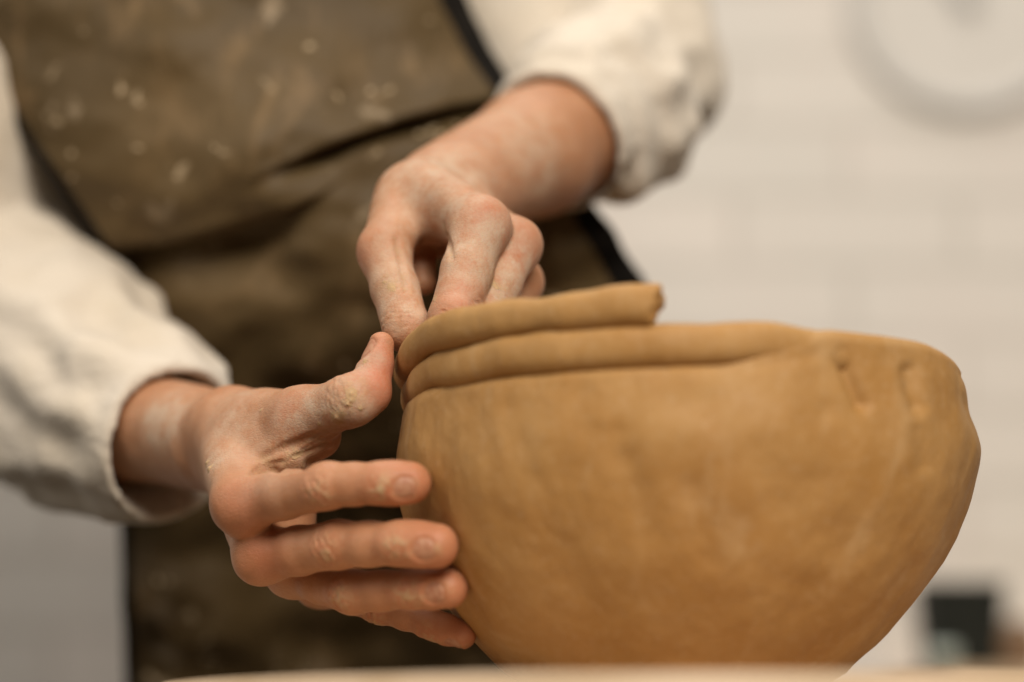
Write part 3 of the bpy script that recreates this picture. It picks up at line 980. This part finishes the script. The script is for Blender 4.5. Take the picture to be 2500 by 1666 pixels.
# ------------------------------------------------------------------ apron
def curve(xs, ys):
    xs = np.array(xs, float); ys = np.array(ys, float)
    def fn(x):
        return np.interp(x, xs, ys)
    return fn
foldA = curve([-400, 200, 300, 420, 560, 700, 780, 860, 1000, 1300, 1700], [640, 612, 606, 588, 560, 520, 485, 440, 400, 340, 300])
foldB = curve([-400, 500, 640, 750, 860, 980, 1100, 1240, 1400, 1700], [560, 510, 440, 385, 335, 295, 262, 236, 215, 180])
ampA = lambda x: 1 - sstep(660, 900, x)
ampB = lambda x: sstep(580, 900, x)
left_e = curve([-900, -300, 0, 215, 320, 480, 610, 760, 1200, 1700, 2000], [-330, -240, -140, 0, 60, 170, 262, 285, 305, 322, 330])
right_e = curve([-900, -300, 0, 120, 240, 330, 520, 690, 1200, 2000], [900, 1010, 1100, 1160, 1240, 1320, 1425, 1525, 1640, 1700])

def apron():
    ns = 220
    s = np.linspace(0, 1, ns)
    # a path of rows down the cloth: (which curve, offset in px, depth offset in mm)
    rows = []
    for o in np.linspace(-900, -30, 90): rows.append(('B', o, 0.0))
    for o, d in ((-20, 0), (-10, 1.5), (-2, 5), (2, 10), (-3, 17), (-14, 24), (-26, 30), (-32, 35), (-22, 39), (-8, 42)): rows.append(('B', o, d))
    for t in np.linspace(0.02, 0.98, 26): rows.append(('M', t, 42.0))
    for o, d in ((-20, 0), (-10, 1.5), (-2, 5), (2, 10), (-3, 17), (-14, 24), (-26, 30), (-32, 35), (-22, 39), (-8, 42)): rows.append(('A', o, d))
    for o in np.linspace(4, 1320, 150): rows.append(('S', o, 42.0))
    V = []
    for kind, o, d in rows:
        x = 250 + 1000 * s
        for _ in range(4):
            A, Bc = foldA(x), foldB(x)
            aA, aB = ampA(x), ampB(x)
            if kind == 'B':
                y = Bc + (o if d == 0 else o * aB + (-20 + 22 * d / 42) * (1 - aB))
                dd = d * aB
            elif kind == 'M':
                y = Bc + 2 + (A - 24 - Bc) * o; dd = 42 * aB * (1 - 0.6 * sstep(0, 0.6, o))
            elif kind == 'A':
                y = A + (o if d == 0 else o * aA + (-20 + 22 * d / 42) * (1 - aA)); dd = 42 * aB * 0.4 + d * aA * (1 - aB)
            else:
                y = A + o; dd = 42 * (0.4 * aB + aA * (1 - aB)) * (1 - 0.6 * sstep(0, 180, o))
            L, Rr = left_e(y), right_e(y)
            x = L + (Rr - L) * s
        # belly curve
        base = 1078 + 34 * np.abs(2 * s - 1) ** 2.6 + sstep(500, 1700, y) * 45 - 18 * np.exp(-((y - 420) / 220) ** 2)
        base = base + 16 * sstep(200, -600, y)
        # hollow between the thighs low down
        base = base + 70 * sstep(900, 1450, y) * np.exp(-((x - 800) / 260) ** 2)
        Q = np.stack([x * 0.8 + y * 0.35, y * 1.0 - x * 0.25, 0 * x], 1)
        wr_ = fbm(Q, 200, 31, 2) * 9 * (0.5 + 0.5 * sstep(430, 700, y)) + fbm(Q, 90, 35, 2) * 0.9
        ed = 1 - 0.0 * s
        V.append(np.stack(at(x, y, base + dd * 0.58 + wr_), -1))
    V = np.array(V)
    nr = len(V)
    # back side for thickness
    Bk = V + np.array([0, 2.2, 0])
    allv = np.concatenate([V.reshape(-1, 3), Bk.reshape(-1, 3)])
    f = grid_faces(nr, ns)
    o = nr * ns
    fs = [f[:, ::-1], f + o]
    i = np.arange(nr - 1)
    fs.append(np.stack([i * ns, (i + 1) * ns, (i + 1) * ns + o, i * ns + o], 1))
    fs.append(np.stack([i * ns + ns - 1, i * ns + ns - 1 + o, (i + 1) * ns + ns - 1 + o, (i + 1) * ns + ns - 1], 1))
    ap = mesh('apron', allv, np.concatenate(fs), M_APRON)
    keep_parent(ap, person)
    # black edge binding: a flat tube along each side
    for side, w in ((0, 4.0), (-1, 8.5)):
        E = V[:, side]
        I = V[:, 6 if side == 0 else -7]
        m = 10
        th = np.linspace(0, 2 * np.pi, m, endpoint=False)
        dirx = E - I; dirx /= np.linalg.norm(dirx, axis=1, keepdims=True)
        T = []
        for k_ in range(nr):
            a = dirx[k_]; b = np.array([0, 1.0, 0]) - a * a[1]; b /= np.linalg.norm(b)
            T.append(E[k_] + a * (np.cos(th)[:, None] * w + w * 0.15) + b * (np.sin(th)[:, None] * 2.6 + 1.1))
        T = np.array(T).reshape(-1, 3)
        f = np.concatenate([[((i_) * m + j, (i_ + 1) * m + j, (i_ + 1) * m + (j + 1) % m, i_ * m + (j + 1) % m) for j in range(m)] for i_ in range(nr - 1)])
        bd = mesh('binding', T, f, M_BIND)
        bd.parent = ap
    return ap
apron()
